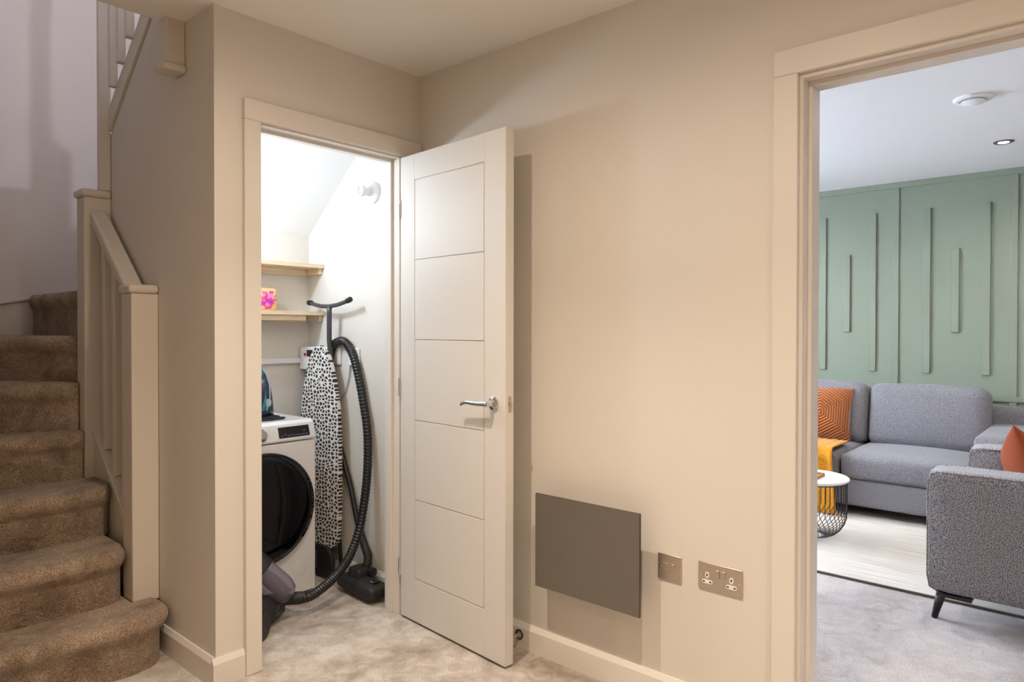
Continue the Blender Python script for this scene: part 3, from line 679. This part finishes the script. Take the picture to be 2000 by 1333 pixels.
# vacuum cleaner
t = thing('vacuum_cleaner', 'black cylinder vacuum cleaner with clear dust canister and long ribbed hose', 'vacuum cleaner', (1.5, 2.62, 0))
VR = Matrix.Rotation(math.radians(32), 3, 'Z'); VC = Vector((1.432, 2.722, 0))
def vl(u, v, z): return VC + VR @ Vector((u, v, 0)) + Vector((0, 0, z))
vb = part(B().rbox((VC.x + .0106, VC.y - .017, .066), (.30, .17, .100), .030, (.004, .002, .022), VR, n=10), 'body', M['blackm'], t, smooth='all')
for u in (.045, .064, .083, .102):
    part(B().tube([vl(u - .004, -.1085, .046), vl(u + .006, -.1085, .084)], .0024, 6), 'vent_slat', M['tube'], vb, smooth=True)
part(B().tube([vl(.041, -.1085, .046), vl(.100, -.1085, .046)], .0024, 6), 'vent_rail', M['tube'], vb, smooth=True)
part(B().tube([vl(.050, -.1085, .084), vl(.108, -.1085, .084)], .0024, 6), 'vent_rail', M['tube'], vb, smooth=True)
q0, q1 = Vector((1.490, 2.743, .232)), Vector((1.599, 2.668, .104)); dq = (q1 - q0); ql = dq.length
part(B().lathe([(.060, 0), (.062, .02), (.062, ql*.62), (.058, ql*.78), (.048, ql*.92), (.029, ql), (.001, ql + .004)], q0, dq, 28), 'dust_canister', M['clear'], t, smooth=True)
part(B().lathe([(.020, .02), (.028, ql*.45), (.020, ql*.9)], q0, dq, 18), 'filter_cone', M['tube'], t, smooth=True)
part(B().lathe([(.066, -.060), (.069, -.045), (.069, .018), (.065, .022)], q0, dq, 28), 'collar', M['black'], t, smooth=True)
for v in (-1, 1):
    part(B().lathe([(.056, -.014), (.058, 0), (.054, .014)], vl(-.085, -.02 + .09 * v, .058), VR @ Vector((0, 1, 0)), 24), 'wheel', M['black'], t, smooth=True)
HP = [(2.040, 3.035, 1.060), (2.042, 3.022, 1.120), (2.043, 2.998, 1.168), (2.043, 2.945, 1.190), (2.043, 2.890, 1.182), (2.043, 2.830, 1.120), (2.043, 2.785, 1.015), (2.043, 2.748, .892),
      (2.040, 2.715, .771), (2.034, 2.702, .650), (2.022, 2.695, .531), (2.004, 2.695, .412), (1.972, 2.690, .297), (1.917, 2.681, .202), (1.847, 2.669, .144), (1.759, 2.647, .111), (1.675, 2.640, .088), (1.640, 2.672, .084)]
def catmull(P, n):
    P = [Vector(p) for p in P]; P = [P[0]*2 - P[1]] + P + [P[-1]*2 - P[-2]]; out = []
    for i in range(1, len(P) - 2):
        for k in range(n):
            t_ = k / n; a, b_, c, d = P[i-1], P[i], P[i+1], P[i+2]
            out.append(.5*((2*b_) + (c - a)*t_ + (2*a - 5*b_ + 4*c - d)*t_**2 + (3*b_ - a - 3*c + d)*t_**3))
    out.append(P[-2]); return out
hp = catmull(HP, 60)
# resample evenly at 2.2 mm and rib it
ev = [hp[0]]; acc = 0
for a, c in zip(hp, hp[1:]):
    acc += (c - a).length
    if acc >= .0022: ev.append(c); acc = 0
part(B().tube(ev, [.0215 if (i // 2) % 2 else .0190 for i in range(len(ev))], 12), 'hose', M['hose'], t, smooth='all')
part(B().tube([(1.665, 2.650, .087), (1.645, 2.668, .085), (1.600, 2.700, .086), (1.550, 2.715, .086)], [.0225, .027, .027, .029], 16), 'hose_cuff', M['blackm'], t, smooth=True)
wp = [(2.042, 3.048, .866), (2.048, 2.952, .670), (2.046, 2.857, .472), (2.038, 2.782, .287), (2.032, 2.733, .222)]
part(B().tube(wp, .0135, 14), 'wand', M['black'], t, smooth='all')
part(B().tube([(2.036, 2.760, .262), (2.031, 2.728, .215), (2.027, 2.692, .170), (2.016, 2.680, .140), (2.000, 2.692, .105)], [.016, .019, .021, .021, .021], 14), 'elbow', M['blackm'], t, smooth='all')
hd = part(B().rbox((1.975, 2.665, .050), (.115, .300, .060), .022, (0, 0, .012), Matrix.Rotation(math.radians(-4), 3, 'Z'), n=8), 'floor_head', M['blackm'], t, smooth='all')
part(B().rbox((1.985, 2.700, .095), (.085, .090, .070), .02, (0, 0, 0), n=6), 'head_joint', M['blackm'], hd, smooth='all')
part(B().lathe([(.021, -.012), (.023, 0), (.021, .012), (.006, .014)], (2.015, 2.645, .105), (.1, -1, 0), 18), 'knob', M['black'], hd, smooth=True)
part(B().box(1.955, 1.990, 2.548, 2.585, .088, .094), 'pedal', M['black'], hd, bevel=.003)
part(B().box(1.950, 1.953, 2.556, 2.575, .0940, .0955), 'mark', M['pale'], hd)

# ------------------------------------------------------------------ living room
def fitting_ring(x, y): pass
t = thing('air_valve', 'round white ceiling air valve nearest the doorway in living room', 'vent', (4.02, .55, H))
part(B().lathe([(.085, 0), (.085, .006), (.078, .012), (.062, .014), (.058, .004)], (4.02, .55, H), (0, 0, -1), 40), 'ring', M['white'], t, smooth=True)
part(B().lathe([(.012, .004), (.050, .014), (.052, .020), (.040, .027), (.001, .031)], (4.02, .55, H), (0, 0, -1), 36), 'disc', M['white'], t, smooth=True)
t = thing('downlight', 'small glowing recessed downlight in living room ceiling', 'light', (5.07, .54, H))
part(B().lathe([(.052, 0), (.052, .004), (.044, .008), (.030, .003)], (5.07, .54, H), (0, 0, -1), 32), 'bezel', M['tube'], t, smooth=True)
part(B().lathe([(.027, .001), (.027, .006), (.001, .007)], (5.07, .54, H), (0, 0, -1), 24), 'lamp', M['led'], t, smooth=True)

tag(B().box(3.712, 5.35, -1.2, 2.6, .001, .014).out('rug', M['rug'], origin=(4.5, .7, 0)), 'large cream striped rug under the wire coffee table', 'rug')
rg = bpy.data.objects['rug']
part(B().box(3.706, 3.712, -1.2, 2.6, .001, .012), 'binding', M['rugedge'], rg)

# far sofa
t = thing('sofa', 'long grey fabric sofa along the sage green panelled wall', 'sofa', (5.4, 1.2, 0))
part(B().rbox((5.42, 1.46, .165), (.90, 2.28, .185), .02, n=8), 'base', M['sofa'], t, smooth='all')
for y0, y1 in ((.675, 1.422), (1.432, 2.18)):
    part(B().rbox((5.34, (y0+y1)/2, .335), (.76, y1 - y0, .170), .035, (.012, 0, .022), n=12), 'seat_cushion', M['sofa'], t, smooth='all')
part(B().rbox((5.845, 1.46, .42), (.15, 2.0, .62), .03, n=8), 'back_frame', M['sofa'], t, smooth='all')
for y0, y1, rz in ((.66, 1.395, 0), (1.41, 2.15, -4)):
    rot = Matrix.Rotation(math.radians(rz), 3, 'Z') @ Matrix.Rotation(math.radians(10), 3, 'Y')
    part(B().rbox((5.655, (y0+y1)/2, .625), (.20, y1 - y0, .445), .055, (.035, .004, .018), rot, n=12), 'back_cushion', M['sofa'], t, smooth='all')
for y0, y1 in ((.43, .672), (2.22, 2.46)):
    part(B().rbox((5.43, (y0+y1)/2, .34), (.94, y1 - y0, .535), .035, (0, 0, .004), n=10), 'arm', M['sofa'], t, smooth='all')
for x in (5.02, 5.82):
    for y in (.50, 2.38): part(B().lathe([(.018, 0), (.024, .075)], (x, y, 0 if x > 5.36 else .014), (0, 0, 1), 12), 'leg', M['black'], t, smooth=True)
# cushion with hexagon ribs
def pillow(name, mt, c, w_, h_, d_, rot, label, cat):
    n = 16; b_ = B(); idx = {}
    def p(u, v, s_):
        e = max(0, (1 - abs(u)**2.6)) ** .55 * max(0, (1 - abs(v)**2.6)) ** .55
        pin = 1 - .07 * (1 - abs(v)) * abs(u)**3 ; pin2 = 1 - .07 * (1 - abs(u)) * abs(v)**3
        return Vector((u * w_/2 * pin, s_ * d_/2 * e, v * h_/2 * pin2))
    for s_ in (-1, 1):
        G = [[None]*(n+1) for _ in range(n+1)]
        for i in range(n+1):
            for j in range(n+1):
                u = -math.cos(PI*i/n); v = -math.cos(PI*j/n)
                edge = i in (0, n) or j in (0, n)
                k = (i, j) if edge else (i, j, s_)
                if k not in idx: idx[k] = b_.bm.verts.new(p(u, v, s_))
                G[i][j] = idx[k]
        for i in range(n):
            for j in range(n):
                f = (G[i][j], G[i+1][j], G[i+1][j+1], G[i][j+1])
                b_.bm.faces.new(f if s_ < 0 else f[::-1])
    o = b_.out(name, mt, None, smooth='all', origin=(0, 0, 0))
    o.location = c; o.rotation_euler = rot
    tag(o, label, cat); return o
pillow('cushion', M['hex'], (5.44, 1.70, .625), .44, .42, .15, (math.radians(-14), math.radians(4), math.radians(-72)), 'orange velvet cushion with nested hexagon ribs on the far sofa', 'cushion')
# throw
nu, nv_ = 22, 40; b = B(); V = []
for j in range(nv_ + 1):
    s_ = j / nv_ * 1.02
    row = []
    for i in range(nu + 1):
        u = i / nu; fold = .016 * math.sin(u * 19 + s_ * 2) + .008 * math.sin(u * 41 + 1)
        if s_ < .42: x, z = 5.29 - s_ * .87, .452 + .35 * abs(fold)
        elif s_ < .50:
            a = (s_ - .42) / .08 * PI/2; x, z = 4.925 - .018*math.sin(a) - fold*.5, .450 - .045*(1 - math.cos(a))
        else: x, z = 4.902 - abs(fold) - .05 * max(0, s_ - .7), .405 - (s_ - .50) * .74
        sp = 1 + .45 * max(0, s_ - .4)
        y = 1.475 - .02*(1-u) - (sp - 1) * .14 + u * .34 * sp
        row.append(b.bm.verts.new((x, y, max(z, .024))))
    V.append(row)
for j in range(nv_):
    for i in range(nu): b.bm.faces.new((V[j][i], V[j][i+1], V[j+1][i+1], V[j+1][i]))
th = b.out('throw_blanket', M['mustard'], None, smooth='all', origin=(5.0, 1.6, .4))
sm = th.modifiers.new('thick', 'SOLIDIFY'); sm.thickness = .008; sm.offset = 0
tag(th, 'mustard yellow throw draped over the far sofa seat to the floor', 'throw')

# wire basket coffee table
TX, TY, TR, TZ = 4.33, 1.405, .215, .372
t = thing('coffee_table', 'round white topped coffee table on a black wire basket base', 'table', (TX, TY, .014))
part(B().lathe([(TR - .012, TZ - .022), (TR, TZ - .012), (TR, TZ - .004), (TR - .006, TZ), (.001, TZ)], (TX, TY, 0), (0, 0, 1), 64), 'table_top', M['top'], t, smooth=True)
for k in range(44):
    a = 2*PI*k/44; tw = .55
    P = []
    for q in range(13):
        f = q / 12
        if f < .55: r_, z_ = TR - .014, TZ - .024 - f/.55 * .20
        else:
            g_ = (f - .55) / .45; r_ = (TR - .014) * (1 - .62 * g_**1.6) ; z_ = TZ - .224 - (TZ - .224 - .020) * math.sin(g_ * PI/2)
        aa = a + tw * max(0, f - .5) * 2
        P.append((TX + r_*math.cos(aa), TY + r_*math.sin(aa), z_))
    part(B().tube(P, .0022, 5), 'wire', M['wire'], t, smooth='all')
part(B().tube([(TX + (TR-.014)*math.cos(a), TY + (TR-.014)*math.sin(a), TZ - .025) for a in [2*PI*k/48 for k in range(49)]], .003, 6), 'ring', M['wire'], t, smooth='all')
part(B().tube([(TX + (TR-.014)*.38*math.cos(a), TY + (TR-.014)*.38*math.sin(a), .018) for a in [2*PI*k/48 for k in range(49)]], .003, 6), 'ring', M['wire'], t, smooth='all')
t = thing('tray', 'small tan wooden tray on the white coffee table', 'tray', (4.28, 1.43, TZ))
part(B().box(4.22, 4.36, 1.33, 1.52, TZ, TZ + .008), 'base', M['tray'], t, bevel=.002)
for a in ((4.22, 4.228, 1.33, 1.52), (4.352, 4.36, 1.33, 1.52), (4.228, 4.352, 1.33, 1.338), (4.228, 4.352, 1.512, 1.52)):
    part(B().box(*a, TZ + .008, TZ + .020), 'rim', M['tray'], t, bevel=.002)
tag(B().lathe([(.022, 0), (.026, .006), (.024, .016), (.001, .017)], (4.29, 1.41, TZ + .0085), (0, 0, 1), 20).out('candle_dish', M['brown'], smooth=True, origin=(4.29, 1.41, TZ)), 'small dark brown dish on the tan tray', 'dish')

# near armchair
t = thing('armchair', 'grey fabric armchair with black metal legs in front, nearest doorway', 'armchair', (3.85, .15, 0))
def arm(x0, x1, yf, zt):
    a = part(B().rbox(((x0+x1)/2, (yf - .45)/2, (zt + .125)/2), (x1 - x0, yf + .45, zt - .125), .030, (0, 0, 0), n=10), 'arm', M['chairf'], t, smooth='all')
    for x in (x0 + .004, x1 - .004):
        P = [(x, -.40, zt - .006), (x, yf - .05, zt - .006), (x, yf - .018, zt - .014), (x, yf - .004, zt - .045), (x, yf - .003, zt - .15), (x, yf - .003, .20), (x, yf - .012, .145), (x, yf - .04, .132)]
        part(B().tube(P, .0035, 6), 'piping', M['chairf'], a, smooth='all')
arm(3.432, 3.64, .628, .648); arm(4.13, 4.34, .575, .665)
part(B().rbox((3.885, .03, .225), (.50, .98, .19), .02, n=8), 'base', M['chairf'], t, smooth='all')
part(B().rbox((3.885, .13, .385), (.485, .80, .15), .04, (0, 0, .02), n=10), 'seat_cushion', M['chairf'], t, smooth='all')
part(B().rbox((3.885, -.40, .48), (.92, .16, .74), .04, n=10), 'back', M['chairf'], t, smooth='all')
for x, y, dx, dy in ((3.485, .575, -.012, .028), (4.27, .52, .02, .045), (3.50, -.36, -.02, -.045), (4.27, -.36, .02, -.045)):
    zf = .014 if x + dx > 3.71 else 0
    lg = part(B().tube([(x + dx, y + dy, zf), (x, y, .13)], [.012, .021], 14), 'leg', M['black'], t, smooth='all')
    part(B().box(x - .02, x + .10, y - .11, y + .02, .098, .114) if x < 3.9 else B().box(x - .12, x + .03, y - .03, y + .03, .106, .120), 'bracket', M['black'], lg, bevel=.002)
pillow('cushion', M['rust'], (3.90, .30, .585), .46, .40, .16, (math.radians(-24), math.radians(20), math.radians(10)), 'plain rust orange cushion sitting on the near armchair', 'cushion')
